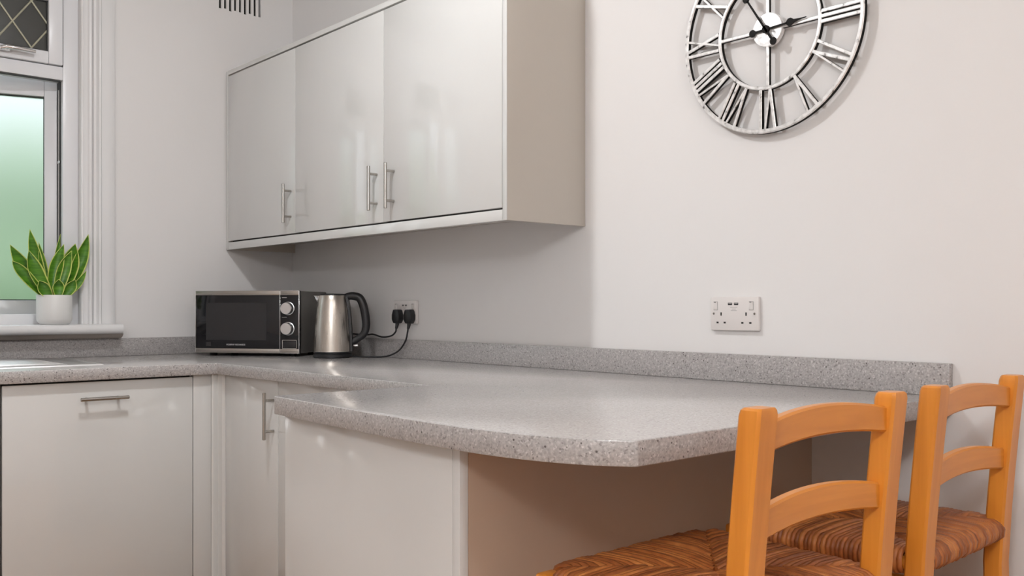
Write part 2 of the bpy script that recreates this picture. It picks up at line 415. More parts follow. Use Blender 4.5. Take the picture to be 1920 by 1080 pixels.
# sill board with rounded nose, and the rough caulk under it
sy0 = -0.062
nose = [(FY, Z0 + 0.126), (-0.080, Z0 + 0.126)] + [(-0.080 - 0.0185 * math.sin(PI * k / 8), Z0 + 0.1075 + 0.0185 * math.cos(PI * k / 8)) for k in range(1, 8)] + [(-0.080, Z0 + 0.089), (-0.0005, Z0 + 0.089), (-0.0005, Z0 + 0.1002), (FY, Z0 + 0.1002)]
sill = MB().prism(nose, WX0 - 0.13, -0.766, 'x').build('windowsill', M['trim'])
# clip: the part inside the opening only
struct(sill); sill.name = 'trim_5'
und = MB().prism([(-0.0005, Z0 + 0.0705), (-0.0005, Z0 + 0.089), (-0.070, Z0 + 0.089), (-0.060, Z0 + 0.078), (-0.040, Z0 + 0.0705)], WX0 - 0.12, -0.758, 'x').build('trim_6', M['grout']); struct(und)

# outside, seen blurred through the frosted glass
struct(bx('ground', (-12, 0.26, -0.3), (8, 12, -0.25), M['hedge']))
rnd = random.Random(3)
for k, (hx, hy, hz, hr) in enumerate([(-2.75, 3.4, 0.9, 1.15), (-0.25, 3.6, 1.0, 1.25), (2.3, 3.4, 0.9, 1.15)]):
    t = bmesh.new(); bmesh.ops.create_icosphere(t, subdivisions=4, radius=hr)
    for v in t.verts:
        n = v.co.normalized(); s = 1 + 0.10 * math.sin(9 * n.x + k) * math.sin(8 * n.y) + 0.09 * math.sin(13 * n.z + 2 * n.x) + rnd.uniform(-.03, .03)
        v.co = n * hr * s; v.co.x *= 0.85
        v.co.z = max(v.co.z * 1.15, -hz - 0.25)
    m = MB(); m.merge(t, Matrix.Translation((hx, hy, hz)))
    o = m.build('garden_bush', M['hedge'])
    tag(o, ['green garden bush blurred behind the frosted glass, leftmost', 'green garden bush blurred behind the frosted glass, middle', 'green garden bush outside the window, rightmost'][k], 'bush', 'bushes outside the window')

# ------------------------------------------------------------------ worktop
A, B = 0.6693, 0.7206
PYN, PYF = -2.906, -1.942
curve = smooth_path([(-1.011, -2.906, 0), (-1.046, -2.862, 0), (-1.072, -2.809, 0), (-1.094, -2.735, 0), (-1.106, -2.655, 0), (-1.1095, -2.55, 0), (-1.107, -2.40, 0), (-1.100, -2.25, 0), (-1.092, -2.08, 0), (-1.086, -1.955, 0)], 5)
outline = [(0, 0), (0, PYN)] + [(p.x, p.y) for p in curve] + [(-1.081, -1.945), (-1.073, PYF), (-A, PYF), (-A, -B), (-2.60, -B), (-2.60, 0)]
wt = thing('worktop', 'grey speckled stone effect worktop running along both walls into a curved breakfast bar', 'worktop', (-0.4, -1.2, Z0 - 0.038))
MB().prism([(x if x > -1e-6 and False else min(x, -0.0005), min(y, -0.0005)) for x, y in outline], Z0 - 0.038, Z0, 'z', bev=0.0022).build('slab', [M['quartz'], M['quartz_lit_top']], wt, angle=40)
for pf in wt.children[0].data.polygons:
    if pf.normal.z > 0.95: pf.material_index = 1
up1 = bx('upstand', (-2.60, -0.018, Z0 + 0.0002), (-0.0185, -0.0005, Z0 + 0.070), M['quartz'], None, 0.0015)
tag(up1, 'low grey speckled upstand strip beneath the windowsill', 'upstand')
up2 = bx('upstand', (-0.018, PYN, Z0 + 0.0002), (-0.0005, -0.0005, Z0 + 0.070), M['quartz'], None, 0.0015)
tag(up2, 'long grey speckled upstand strip behind the breakfast bar, below the clock', 'upstand')

# ------------------------------------------------------------------ handles
def bar_handle(parent, base, out, along, length=0.147, r=0.0058, stand=0.033):
    """base: centre on the door face; out: unit vector off the door; along: bar direction"""
    base, out, along = Vector(base), Vector(out), Vector(along)
    h = MB()
    c = base + out * stand
    h.tube([c - along * length / 2, c - along * (length / 2 - .001), c + along * (length / 2 - .001), c + along * length / 2], [r - .001, r, r, r - .001], 16)
    o = h.build('handle', M['steel'], parent)
    for s in (-1, 1):
        p = base + along * s * 0.048
        MB().tube([p + out * 0.0003, p + out * (stand - r * 0.6)], 0.0045, 12).build('handle_post', M['steel'], o_parent(o, parent))
    return o
def o_parent(o, parent): return o
# handle objects are parented to a door, so keep every child of the door in world units minus its chain
# ------------------------------------------------------------------ wall cabinets
CD = 0.3126
cbot, ctop = Z0 + 0.433, Z0 + 1.187
db, dt = Z0 + 0.4690, Z0 + 1.1630
def door(parent, a, b, bev=0.0012): return bx('door', a, b, M['gloss'], parent, bev)
def wall_cab(label, y0, y1, panels, doors):
    """y0 > y1; end panels (y ranges); doors (ya, yb, handle_y)"""
    t = thing('wall_cabinet', label, 'cabinet', (-0.15, (y0 + y1) / 2, cbot), group='gloss wall cabinets')
    yy0, yy1 = y0, y1
    for ya, yb in panels:
        ep = bx('end_panel', (-CD + 0.002, ya, cbot), (-0.0005, yb, ctop), M['sidepanel'], t, 0.0004)
        bx('edging', (-CD, ya, cbot), (-CD + 0.0018, yb, ctop), M['gloss'], ep, 0.0004)
        if ya == y0: yy0 = yb - 0.0003
        else: yy1 = ya + 0.0003
    bx('body', (-CD + 0.0215, yy0, db), (-0.0005, yy1, ctop - 0.02), M['carcass'], t)
    # dark shadow gap behind the doors
    bx('shadow_gap', (-CD + 0.0205, yy0, cbot + 0.032), (-CD + 0.0213, yy1, ctop - 0.0195), M['darkgap'], t)
    for ya, yb, hy in doors:
        d = door(t, (-CD, ya, db), (-CD + 0.020, yb, dt))
        bar_handle(d, (-CD, hy, Z0 + 0.5805), (-1, 0, 0), (0, 0, 1))
    return t
wall_cab('gloss off white wall cabinet with one door, beside the window wall', -0.008, -0.6065, [(-0.008, -0.0265)], [(-0.0285, -0.6055, -0.575)])
wall_cab('wide gloss off white wall cabinet with two doors and a tall side panel', -0.608, -1.8175, [(-1.7995, -1.8175)], [(-0.6085, -1.2015, -1.163), (-1.2040, -1.7975, -1.262)])
pel = bx('light_pelmet', (-CD, -1.7985, cbot), (-CD + 0.018, -0.0275, Z0 + 0.4635), M['gloss'], None, 0.0008)
tag(pel, 'narrow gloss off white pelmet strip along the underside of the wall cabinets', 'pelmet')
cor = bx('cornice_strip', (-CD, -1.7985, Z0 + 1.1695), (-CD + 0.018, -0.0275, ctop), M['gloss'], None, 0.0008)
tag(cor, 'narrow gloss off white cornice strip along the top of the wall cabinets', 'cornice')

# ------------------------------------------------------------------ base units
PL = 0.15                       # plinth
DB, DT = 0.165, Z0 - 0.0425     # door bottom / top
YD = -0.695                     # door face of the window run
XD = -0.645                     # door face of the clock wall run
def base_unit(name, label, cat, loc): return thing(name, label, cat, loc, group='gloss base units')
u = base_unit('base_cabinet', 'gloss off white appliance door with a horizontal bar handle under the draining board', 'cabinet', (-1.03, -0.35, 0))
bx('body', (-1.322, YD + 0.021, PL), (-0.745, -0.02, Z0 - 0.0385), M['carcass'], u)
bx('shadow_gap', (-1.322, YD + 0.0195, DB), (-0.745, YD + 0.0208, Z0 - 0.0387), M['darkgap'], u)
d = door(u, (-1.3225, YD, DB), (-0.7430, YD + 0.019, Z0 - 0.0445), 0.0015)
bar_handle(d, (-1.0375, YD, Z0 - 0.097), (0, -1, 0), (1, 0, 0))
u = base_unit('base_cabinet', 'gloss off white base cabinet beneath the sink at the left edge', 'cabinet', (-1.9, -0.35, 0))
bx('body', (-2.55, YD + 0.021, PL), (-1.328, -0.02, Z0 - 0.0385), M['carcass'], u)
for xa, xb, hx in ((-2.55, -1.940, -1.98), (-1.937, -1.3275, -1.90)):
    d = door(u, (xa, YD, DB), (xb, YD + 0.019, DT), 0.0015); bar_handle(d, (hx, YD, Z0 - 0.15), (0, -1, 0), (0, 0, 1))
# corner post in the angle of the two runs
u = base_unit('corner_post', 'off white corner post between the appliance door and the tall cabinet door', 'corner post', (-0.68, -0.70, PL))
bx('filler_strip', (-0.7400, YD + 0.001, PL), (-0.6775, YD + 0.019, Z0 - 0.0385), M['gloss'], u, 0.001)
MB().prism([(-0.6772, YD + 0.015), (-0.6772, YD - 0.004), (-0.6735, YD - 0.0065), (-0.662, YD - 0.0065), (-0.6565, YD - 0.0045), (-0.654, YD - 0.009), (-0.6535, YD - 0.030), (-0.650, YD - 0.035), (-0.6465, YD - 0.040), (-0.626, YD - 0.040), (-0.626, YD + 0.015)], PL, Z0 - 0.0385, 'z').build('moulded_post', M['gloss'], u, angle=30)
# clock wall run
u = base_unit('base_cabinet', 'gloss off white base cabinet with an upright bar handle next to the corner post', 'cabinet', (-0.32, -0.93, 0))
bx('body', (XD + 0.021, -1.115, PL), (-0.02, -0.740, Z0 - 0.0385), M['carcass'], u)
bx('shadow_gap', (XD + 0.0195, -1.1163, DB), (XD + 0.0207, -0.740, DT), M['darkgap'], u)
d = door(u, (XD, -1.1145, DB), (XD + 0.019, -0.7365, DT + 0.003), 0.0015); bar_handle(d, (XD, -1.088, Z0 - 0.1495), (-1, 0, 0), (0, 0, 1))
u = base_unit('base_cabinet', 'gloss off white base cabinet half hidden behind the breakfast bar', 'cabinet', (-0.32, -1.5, 0))
bx('body', (XD + 0.021, -1.945, PL), (-0.02, -1.1165, Z0 - 0.0385), M['carcass'], u)
d = door(u, (XD, -1.715, DB), (XD + 0.019, -1.1175, DT + 0.003), 0.0015); bar_handle(d, (XD, -1.69, Z0 - 0.1495), (-1, 0, 0), (0, 0, 1))
bx('filler_strip', (XD, -1.945, DB), (XD + 0.019, -1.7175, DT + 0.003), M['gloss'], u, 0.001)
# peninsula unit
u = base_unit('peninsula_cabinet', 'off white cabinet with a large end panel carrying the breakfast bar', 'cabinet', (-0.6, -2.27, 0))
PX, PY0, PY1 = -1.070, -1.972, -2.572
bx('body', (-1.050, -2.550, PL), (-0.02, -1.995, Z0 - 0.0385), M['carcass'], u)
bx('end_panel', (PX, PY1 + 0.020, 0.0), (PX + 0.018, PY0, Z0 - 0.0385), M['gloss'], u, 0.001)
bx('corner_strip', (PX, PY1, 0.0), (PX + 0.018, PY1 + 0.0192, Z0 - 0.0385), M['gloss'], u, 0.001)
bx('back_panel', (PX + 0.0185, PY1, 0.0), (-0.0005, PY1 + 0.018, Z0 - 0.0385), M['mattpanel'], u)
for xa, xb, hx in ((-1.049, -0.65, -0.69),):
    d = door(u, (xa, -1.994, DB), (xb, -1.975, DT), 0.0015); bar_handle(d, (hx, -1.975, Z0 - 0.15), (0, 1, 0), (0, 0, 1))
pl = MB().box((-2.55, -0.63, 0), (-0.585, -0.612, PL - 0.001)).box((-0.603, -1.94, 0), (-0.585, -0.63, PL - 0.001)).build('plinth', M['gloss'])
tag(pl, 'off white plinth board set back under the base cabinets', 'plinth')

# ------------------------------------------------------------------ sink drainer
dr = thing('sink_drainer', 'stainless steel ribbed sink drainer set into the worktop by the window', 'sink', (-1.3, -0.34, Z0))
rim = MB()
DX0, DX1, DY0, DY1 = -2.15, -0.998, -0.590, -0.098
rt = bmesh.new(); loops = []
for ins, zz in ((0.0, 0.0002), (0.001, 0.0030), (0.004, 0.0055), (0.010, 0.0060), (0.030, 0.0022), (0.034, 0.0018)):
    loops.append([rt.verts.new((x, y, Z0 + zz)) for x, y in ((DX0 + ins, DY0 + ins), (DX1 - ins, DY0 + ins), (DX1 - ins, DY1 - ins), (DX0 + ins, DY1 - ins))])
for A_, B_ in zip(loops, loops[1:]):
    for k in range(4): rt.faces.new((A_[k], A_[(k + 1) % 4], B_[(k + 1) % 4], B_[k]))
rt.faces.new([v for v in loops[0]][::-1])
bmesh.ops.recalc_face_normals(rt, faces=rt.faces[:])
rim.merge(rt)
rim.build('rim', M['sink_steel'], dr)
bx('tray', (DX0 + 0.02, DY0 + 0.02, Z0 + 0.0003), (DX1 - 0.02, DY1 - 0.02, Z0 + 0.0015), M['sink_steel'], dr)
for k in range(9):
    y = DY0 + 0.075 + k * 0.0425
    MB().tube([(-1.75, y, Z0 + 0.0045), (-1.70, y, Z0 + 0.006), (-1.18, y, Z0 + 0.006), (-1.09, y, Z0 + 0.0035)], [0.001, 0.0042, 0.0042, 0.001], 8, flat=1.6).build('rib', M['sink_steel'], dr)
t = MB(); t.box((-2.10, DY0 + 0.06, Z0 + 0.0016), (-1.80, DY1 - 0.05, Z0 + 0.0024), 0.0003); t.build('bowl_surround', M['sink_steel'], dr)

# ------------------------------------------------------------------ microwave
ML, MH, MD = 0.44, 0.255, 0.27
mw = thing('microwave', 'black and silver microwave oven with two dials in the worktop corner', 'microwave', (-0.519, -0.183, Z0), math.atan2(-0.352, 0.264))
def mb(name, a, b, mat, bev=0.0, par=None): return bx(name, a, b, mat, par or mw, bev, local=True)
mb('case', (0.004, 0.012, 0.012), (ML - 0.004, MD, MH - 0.002), M['mwgrey'], 0.004)
for fx in (0.05, ML - 0.05):
    for fy in (0.05, MD - 0.05):
        MB().lathe([(0, 0.0002), (0.014, 0.0002), (0.016, 0.013), (0, 0.013)], 16, (fx, fy)).build('foot', M['black'], mw, True)
f = ML / 1395.0
def fxy(u, v): return (u - 80) * f, 0.012 + (945 - v) / 825 * (MH - 0.012)
DXR = fxy(1213, 0)[0]
dr_ = mb('door', (0.0, 0.0, 0.012), (DXR, 0.0118, MH), M['blackgloss'], 0.0015)
_, zt = fxy(0, 180); _, zb = fxy(0, 885)
mb('top_strip', (0.0, -0.0025, zt), (DXR, 0.0, MH), M['steel'], 0.001, dr_)
mb('bottom_strip', (0.0, -0.0025, 0.012), (DXR, 0.0, zb), M['steel'], 0.001, dr_)
a0, b0 = fxy(225, 775); a1, b1 = fxy(1040, 280)
mb('door_window', (a0, -0.0006, b0), (a1, -0.0001, b1), M['blackwin'], 0, dr_)
mb('door_edge', (0.0, -0.0030, 0.012), (0.0022, 0.0, MH), M['chrome'], 0.0005, dr_)
pn = mb('control_panel', (DXR + 0.0012, 0.0, 0.012), (ML, 0.0118, MH), M['blackgloss'], 0.0015)
mb('top_strip', (DXR + 0.0012, -0.0025, zt), (ML, 0.0, MH), M['steel'], 0.001, pn)
mb('bottom_strip', (DXR + 0.0012, -0.0025, 0.012), (ML, 0.0, zb), M['steel'], 0.001, pn)
fr = MB(); x0, x1 = DXR + 0.0012, ML
fr.box((x0, -0.0035, 0.012), (x0 + 0.002, 0, MH), 0.0005).box((x1 - 0.003, -0.0035, 0.012), (x1, 0, MH), 0.0008)
fr.box((x0, -0.0035, MH - 0.0025), (x1, 0, MH), 0.0005).box((x0, -0.0035, 0.012), (x1, 0, 0.0145), 0.0005)
fr.build('panel_frame', M['chrome'], pn, True)
for v in (355, 620):
    kx, kz = fxy(1328, v)
    R = Matrix.Translation((kx, 0, kz)) @ Matrix.Rotation(PI / 2, 4, 'X')
    k = MB().lathe([(0, 0.0), (0.0255, 0.0), (0.0255, 0.003), (0.0235, 0.004), (0.0228, 0.022), (0.0215, 0.024), (0, 0.0245)], 40)
    k.xform(R); ko = k.build('knob', M['silver_plain'] if 'silver_plain' in M else M['sink_steel'], pn, True)
    q = MB().lathe([(0, 0), (0.0275, 0), (0.0275, 0.0012), (0, 0.0012)], 40); q.xform(R); q.build('knob_ring', M['black'], pn, True)
bx0, bz0 = fxy(1250, 882); bx1, bz1 = fxy(1440, 768)
q = MB(); e = 0.0016
q.box((bx0, -0.003, bz0), (bx1, 0, bz0 + e)).box((bx0, -0.003, bz1 - e), (bx1, 0, bz1)).box((bx0, -0.003, bz0), (bx0 + e, 0, bz1)).box((bx1 - e, -0.003, bz0), (bx1, 0, bz1))
q.build('button_frame', M['chrome'], pn, True)
mb('door_button', (bx0 + 0.004, -0.0035, bz0 + 0.004), (bx1 - 0.004, 0, bz1 - 0.004), M['blackwin'], 0.001, pn)
def text(body, size, mat, parent, mtx, name='lettering', ext=0.0002):
    cu = bpy.data.curves.new('txt', 'FONT'); cu.body = body; cu.size = size; cu.align_x = 'CENTER'; cu.align_y = 'CENTER'; cu.extrude = ext
    o = bpy.data.objects.new('txt', cu); C.objects.link(o)
    dg = bpy.context.evaluated_depsgraph_get(); me = bpy.data.meshes.new_from_object(o.evaluated_get(dg))
    bpy.data.objects.remove(o); bpy.data.curves.remove(cu)
    me.transform(mtx); me.materials.clear(); me.materials.append(mat)
    r = bpy.data.objects.new(name, me); C.objects.link(r); r.parent = parent
    return r
tx, tz = fxy(628, 836)
text('MORPHY RICHARDS', 0.0088, M['print'], dr_, Matrix.Translation((tx, -0.0006, tz)) @ Matrix.Rotation(PI / 2, 4, 'X'))
tx, tz = fxy(258, 830)
mb('energy_badge', (tx - 0.011, -0.0006, tz - 0.008), (tx + 0.011, -0.0001, tz + 0.008), M['blackwin'], 0, dr_)
for v in (212, 470):
    tx, tz = fxy(1275, v); mb('dial_caption', (tx - 0.010, -0.0004, tz - 0.0012), (tx + 0.010, -0.0001, tz + 0.0012), M['greyprint'], 0, pn)

# ------------------------------------------------------------------ kettle
KX, KY = -0.187, -0.666
RV = Vector((math.cos(0.7205), -math.sin(0.7205), 0))           # handle side
ka = math.atan2(RV.y, RV.x)
kt = thing('kettle', 'brushed steel jug kettle with a black handle beside the microwave', 'kettle', (KX, KY, Z0), ka)
MB().lathe([(0, 0.0003), (0.069, 0.0003), (0.073, 0.003), (0.073, 0.012), (0.070, 0.0155), (0, 0.0155)], 56).build('power_base', M['black'], kt, True)
MB().lathe([(0, 0), (0.068, 0), (0.0715, 0.002), (0.0715, 0.0075), (0, 0.0075)], 56).build('bottom_ring', M['black'], kt, True)
bp = [(0.0, 0.0076), (0.0706, 0.0076), (0.0703, 0.02), (0.0690, 0.06), (0.0668, 0.10), (0.0638, 0.14), (0.0600, 0.175), (0.0560, 0.200), (0.0520, 0.215), (0.0495, 0.2195), (0.0, 0.2195)]
MB().lathe(bp, 72).build('body', M['kettle_steel'], kt, True, angle=50)
MB().lathe([(0, 0.2197), (0.0485, 0.2197), (0.0485, 0.223), (0.044, 0.2255), (0, 0.2265)], 56).build('lid', M['black'], kt, True)
sp = MB()                                                        # pouring lip opposite the handle
sp.prism([(-0.046, -0.018), (-0.046, 0.018), (-0.068, 0.010), (-0.0735, 0.0), (-0.068, -0.010)], 0.190, 0.2185, 'z', bev=0.002)
for v in sp.bm.verts:
    if v.co.z < 0.2: v.co.x = -0.050 + (v.co.x + 0.050) * 0.35
sp.build('spout', M['chrome'], kt, True)
hp = smooth_path([(0.046, 0, 0.212), (0.066, 0, 0.2175), (0.084, 0, 0.2165), (0.103, 0, 0.208), (0.1165, 0, 0.180), (0.1245, 0, 0.140), (0.1270, 0, 0.104), (0.1180, 0, 0.074), (0.0960, 0, 0.056), (0.0700, 0, 0.040)], 5)
nh = len(hp)
MB().tube(hp, [0.0095 + 0.0025 * math.sin(PI * min(1, i / nh * 1.2)) for i in range(nh)], 14, flat=1.35, up=(0, 1, 0)).build('grip', M['black'], kt, True)
spine = MB()
spp = [(r - 0.006, z) for r, z in bp[1:9]]
for i in range(len(spp) - 1):
    (r0, z0), (r1, z1) = spp[i], spp[i + 1]
    t = bmesh.new(); vs_ = []
    for r, z in ((r0, z0), (r1, z1)):
        vs_.append([t.verts.new((r * 0.9, -0.016, z)), t.verts.new((r + 0.012, -0.013, z)), t.verts.new((r + 0.012, 0.013, z)), t.verts.new((r * 0.9, 0.016, z))])
    for k in range(4): t.faces.new((vs_[0][k], vs_[0][(k + 1) % 4], vs_[1][(k + 1) % 4], vs_[1][k]))
    spine.merge(t)
bmesh.ops.remove_doubles(spine.bm, verts=spine.bm.verts[:], dist=1e-5); bmesh.ops.recalc_face_normals(spine.bm, faces=spine.bm.faces[:])
spine.build('handle_spine', M['black'], kt, True)
MB().box((0.078, -0.008, 0.026), (0.098, 0.008, 0.034), 0.003).build('switch', M['chrome'], kt, True)

for ch in kt.children:
    if ch.name != 'power_base': ch.location.z = 0.0158

# ------------------------------------------------------------------ sockets, plugs and leads
def socket(label, yc, zc, text_rows):
    t = thing('wall_socket', label, 'wall socket', (-0.0005, yc, zc), group='double sockets with usb ports')
    # local: seen from the room, right = -y, up = z, out = -x
    def P(px, pz, d): return (-d, -px, pz)
    def b(name, cx, cz, w, h, d0, d1, mat, bev=0.0, par=None):
        return bx(name, P(cx - w / 2, cz - h / 2, d0), P(cx + w / 2, cz + h / 2, d1), mat, par or t, bev, local=True)
    plate = b('faceplate', 0, 0, 0.146, 0.086, 0, 0.0115, M['plastic'], 0.0025)
    for sx in (-0.057, 0.0515):
        b('switch_well', sx, 0.020, 0.0135, 0.0225, 0.0112, 0.0118, M['greyprint'])
        r = MB(); r.box(P(sx - 0.0058, 0.0100, 0.0116), P(sx + 0.0058, 0.0300, 0.0150), 0.001)
        for v in r.bm.verts:
            if v.co.z < 0.012 and v.co.x < -0.0125: v.co.x += 0.0018
        r.build('rocker_switch', M['plastic'], t, True)
        b('switch_mark', sx, 0.0293, 0.006, 0.0016, 0.0148, 0.0153, M['black'])
    for ux in (-0.0125, 0.0062): 
        p = b('usb_port', ux, 0.0250, 0.0128, 0.0062, 0.0112, 0.0117, M['black']); b('usb_tongue', ux, 0.0262, 0.0100, 0.0018, 0.0117, 0.0119, M['greyprint'], 0, p)
    for ex in (-0.040, 0.0362): b('earth_hole', ex, -0.001, 0.0042, 0.0085, 0.0112, 0.0117, M['darkgap'])
    for ex in (-0.051, -0.0288, 0.0250, 0.0490): b('pin_hole', ex, -0.0232, 0.0066, 0.0045, 0.0112, 0.0117, M['darkgap'])
    for ex in (-0.063, 0.0612):
        m = MB().lathe([(0, 0), (0.0032, 0), (0.0028, 0.0012), (0, 0.0014)], 16); m.xform(Matrix.Translation((-0.0113, -ex, 0.0)) @ Matrix.Rotation(-PI / 2, 4, 'Y')); sc = m.build('screw', M['steel'], t, True)
        b('screw_slot', ex, 0.0, 0.0008, 0.005, 0.0124, 0.0128, M['darkgap'], 0, sc)
    for row, wd in zip((0.0163, 0.0120, 0.0077), (0.022, 0.012, 0.018)):
        b('print_line', -0.001, row, wd, 0.0012, 0.01145, 0.0116, M['greyprint'])
    return t
socket('white double wall socket with usb ports and nothing plugged in', -2.3583, Z0 + 0.1732, 3)
socket('white double wall socket behind the kettle with two black plugs in it', -0.891, Z0 + 0.1725, 3)
def plug(parent, y, z):
    t = MB(); hw, hh = 0.0235, 0.026
    pts = [(-hw, 0.006), (-hw + 0.008, hh), (hw - 0.008, hh), (hw, 0.006), (hw, -0.012), (hw - 0.010, -hh), (-hw + 0.010, -hh), (-hw, -0.012)]
    t.prism([(y + a, z + b) for a, b in pts], -0.0122, -0.036, 'x', bev=0.004)
    o = t.build('plug', M['black'], parent)
    MB().tube([(-0.025, y, z - 0.024), (-0.027, y, z - 0.036), (-0.030, y, z - 0.046)], [0.0075, 0.0062, 0.0046], 12).build('cord_grip', M['black'], o)
ZP = Z0 + 0.156
t = thing('power_cord', 'black cable and plug of the microwave in the socket behind the kettle, left', 'power cord', (-0.03, -0.86, Z0))
plug(t, -0.860, ZP)
cp = smooth_path([(-0.030, -0.860, ZP - 0.044), (-0.031, -0.857, Z0 + 0.098), (-0.033, -0.832, Z0 + 0.083), (-0.033, -0.771, Z0 + 0.077), (-0.031, -0.704, Z0 + 0.086), (-0.030, -0.655, Z0 + 0.083), (-0.027, -0.56, Z0 + 0.084), (-0.026, -0.46, Z0 + 0.09), (-0.030, -0.395, Z0 + 0.10)], 6)
MB().tube(cp, 0.0032, 8).build('cable', M['black'], t)
t = thing('power_cord', 'black cable from the kettle base to the plug in the socket, right', 'power cord', (-0.06, -0.93, Z0))
plug(t, -0.937, ZP)
cp = smooth_path([(-0.030, -0.937, ZP - 0.044), (-0.0305, -0.935, Z0 + 0.100), (-0.031, -0.922, Z0 + 0.066), (-0.036, -0.888, Z0 + 0.030), (-0.048, -0.845, Z0 + 0.010), (-0.062, -0.812, Z0 + 0.0040), (-0.085, -0.785, Z0 + 0.0036), (-0.110, -0.762, Z0 + 0.0036), (-0.134, -0.722, Z0 + 0.0045)], 6)
MB().tube(cp, 0.0032, 8).build('cable', M['black'], t)

# ------------------------------------------------------------------ potted plant
PXc, PYc, PZ = -0.998, -0.036, Z0 + 0.1262
pt = thing('potted_plant', 'snake plant with yellow edged leaves in a white pot on the windowsill', 'potted plant', (PXc, PYc, PZ))
R0 = 0.061
MB().lathe([(0, 0), (0.046, 0), (0.050, 0.002), (0.0585, 0.012), (0.0608, 0.022), (R0, 0.040), (R0, 0.108), (R0 - 0.001, 0.1095), (R0 - 0.004, 0.1095), (R0 - 0.005, 0.108), (R0 - 0.005, 0.098), (0, 0.098)], 56).build('pot', M['ceramic'], pt, True)
MB().lathe([(0, 0.104), (0.054, 0.102), (0.0545, 0.0985), (0, 0.0985)], 32).build('soil', M['soil'], pt, True)
SP = 0.40e-3 / 1.06
def leaf(tip, base, wpx, dy0, dy1, bend, tipdir=0.0, face=0.0, blunt=False):
    """tip/base in crop pixels (x right, y down); pot rim centre is (497, 655)"""
    tx, tz = (tip[0] - 497) * SP, (655 - tip[1]) * SP * 1.06 + 0.108
    bx_, bz = (base[0] - 497) * SP * 0.62, 0.098
    N = 16; Wd = wpx * SP * 1.14 / 2
    bm = bmesh.new(); el = bm.verts.layers.float.new('edge'); rows = []
    p0 = Vector((bx_, dy0, bz)); p2 = Vector((tx, dy1, tz)); p1 = (p0 + p2) / 2 + Vector((bend[0] * SP, bend[1] if len(bend) > 2 else 0, -bend[-1] * SP))
    for i in range(N + 1):
        t = i / N
        c = p0 * (1 - t) ** 2 + p1 * 2 * t * (1 - t) + p2 * t * t
        d = ((p1 - p0) * 2 * (1 - t) + (p2 - p1) * 2 * t).normalized()
        nrm = Vector((math.sin(face), -math.cos(face), 0.15)); side = d.cross(nrm).normalized(); nr = side.cross(d).normalized()
        prof_ = (0.55 + 0.45 * math.sin(PI * min(1, t * 1.25 + .05))) if t < 0.55 else None
        wv = Wd * (0.36 + 0.64 * math.sin(min(1, t / 0.58) * PI / 2)) if t < 0.58 else Wd * (1 - ((t - 0.58) / 0.42) ** (3.2 if blunt else 1.75))
        wv = max(wv, 0.0006)
        tw = tipdir * t * t
        side2 = side * math.cos(tw) + nr * math.sin(tw)
        row = []
        for k, s in enumerate((-1, -0.88, -0.5, 0, 0.5, 0.88, 1)):
            v = bm.verts.new(c + side2 * wv * s + nr * (-(1 - s * s)) * wv * 0.62); v[el] = max(abs(s), (t - 0.92) / 0.08 if t > .92 else 0); row.append(v)
        rows.append(row)
    for a_, b_ in zip(rows, rows[1:]):
        for k in range(6): bm.faces.new((a_[k], a_[k + 1], b_[k + 1], b_[k]))
    bmesh.ops.recalc_face_normals(bm, faces=bm.faces[:])
    bmesh.ops.solidify(bm, geom=bm.faces[:], thickness=0.0014)
    me = bpy.data.meshes.new('leaf'); bm.to_mesh(me); bm.free(); me.materials.append(M['leaf']); me.shade_smooth()
    o = bpy.data.objects.new('leaf', me); C.objects.link(o); o.parent = pt
LV = [((100, 348), (370, 650), 95, -.012, -.03, (10, 12), 0, -.2, True), ((110, 195), (410, 640), 125, .014, .016, (-20, 25), .1, -.3, False),
      ((245, 245), (455, 645), 135, -.016, -.03, (-45, 20), 0, .2, False), ((288, 45), (440, 640), 100, .018, .020, (-35, 0), .2, .0, False),
      ((370, 160), (450, 640), 78, .026, .024, (10, 30), 0, .3, False), ((578, 175), (455, 645), 115, -.010, -.012, (-55, 10), .3, -.25, False),
      ((570, 75), (560, 640), 62, .028, .022, (-35, 0), -.5, .2, False), ((638, 235), (520, 645), 120, -.020, -.026, (-38, 10), 0, .1, False),
      ((688, 165), (575, 645), 160, .004, -.006, (10, 0), .1, -.1, False), ((812, 70), (600, 645), 125, .010, -.006, (58, 40), .0, .05, False),
      ((782, 418), (620, 650), 62, -.010, -.020, (30, 35), .3, .3, False), ((500, 505), (512, 655), 100, -.040, -.050, (0, 0), 0, 0, False),
      ((655, 505), (585, 655), 95, -.032, -.046, (18, 8), 0, .1, False), ((325, 520), (420, 655), 105, -.034, -.046, (-8, 10), 0, -.1, False),
      ((290, 225), (420, 640), 80, .030, .030, (-10, 0), 0, 0, False), ((770, 160), (590, 640), 90, .022, .018, (35, 45), -.2, .2, False)]
for L in LV: leaf(*L)

# ------------------------------------------------------------------ clock
CY, CZ = -2.4655, Z0 + 0.873
ck = thing('wall_clock', 'large open silver metal skeleton clock with roman numerals on the wall', 'clock', (-0.0005, CY, CZ))
CK = [M['silver'], M['clockdark']]
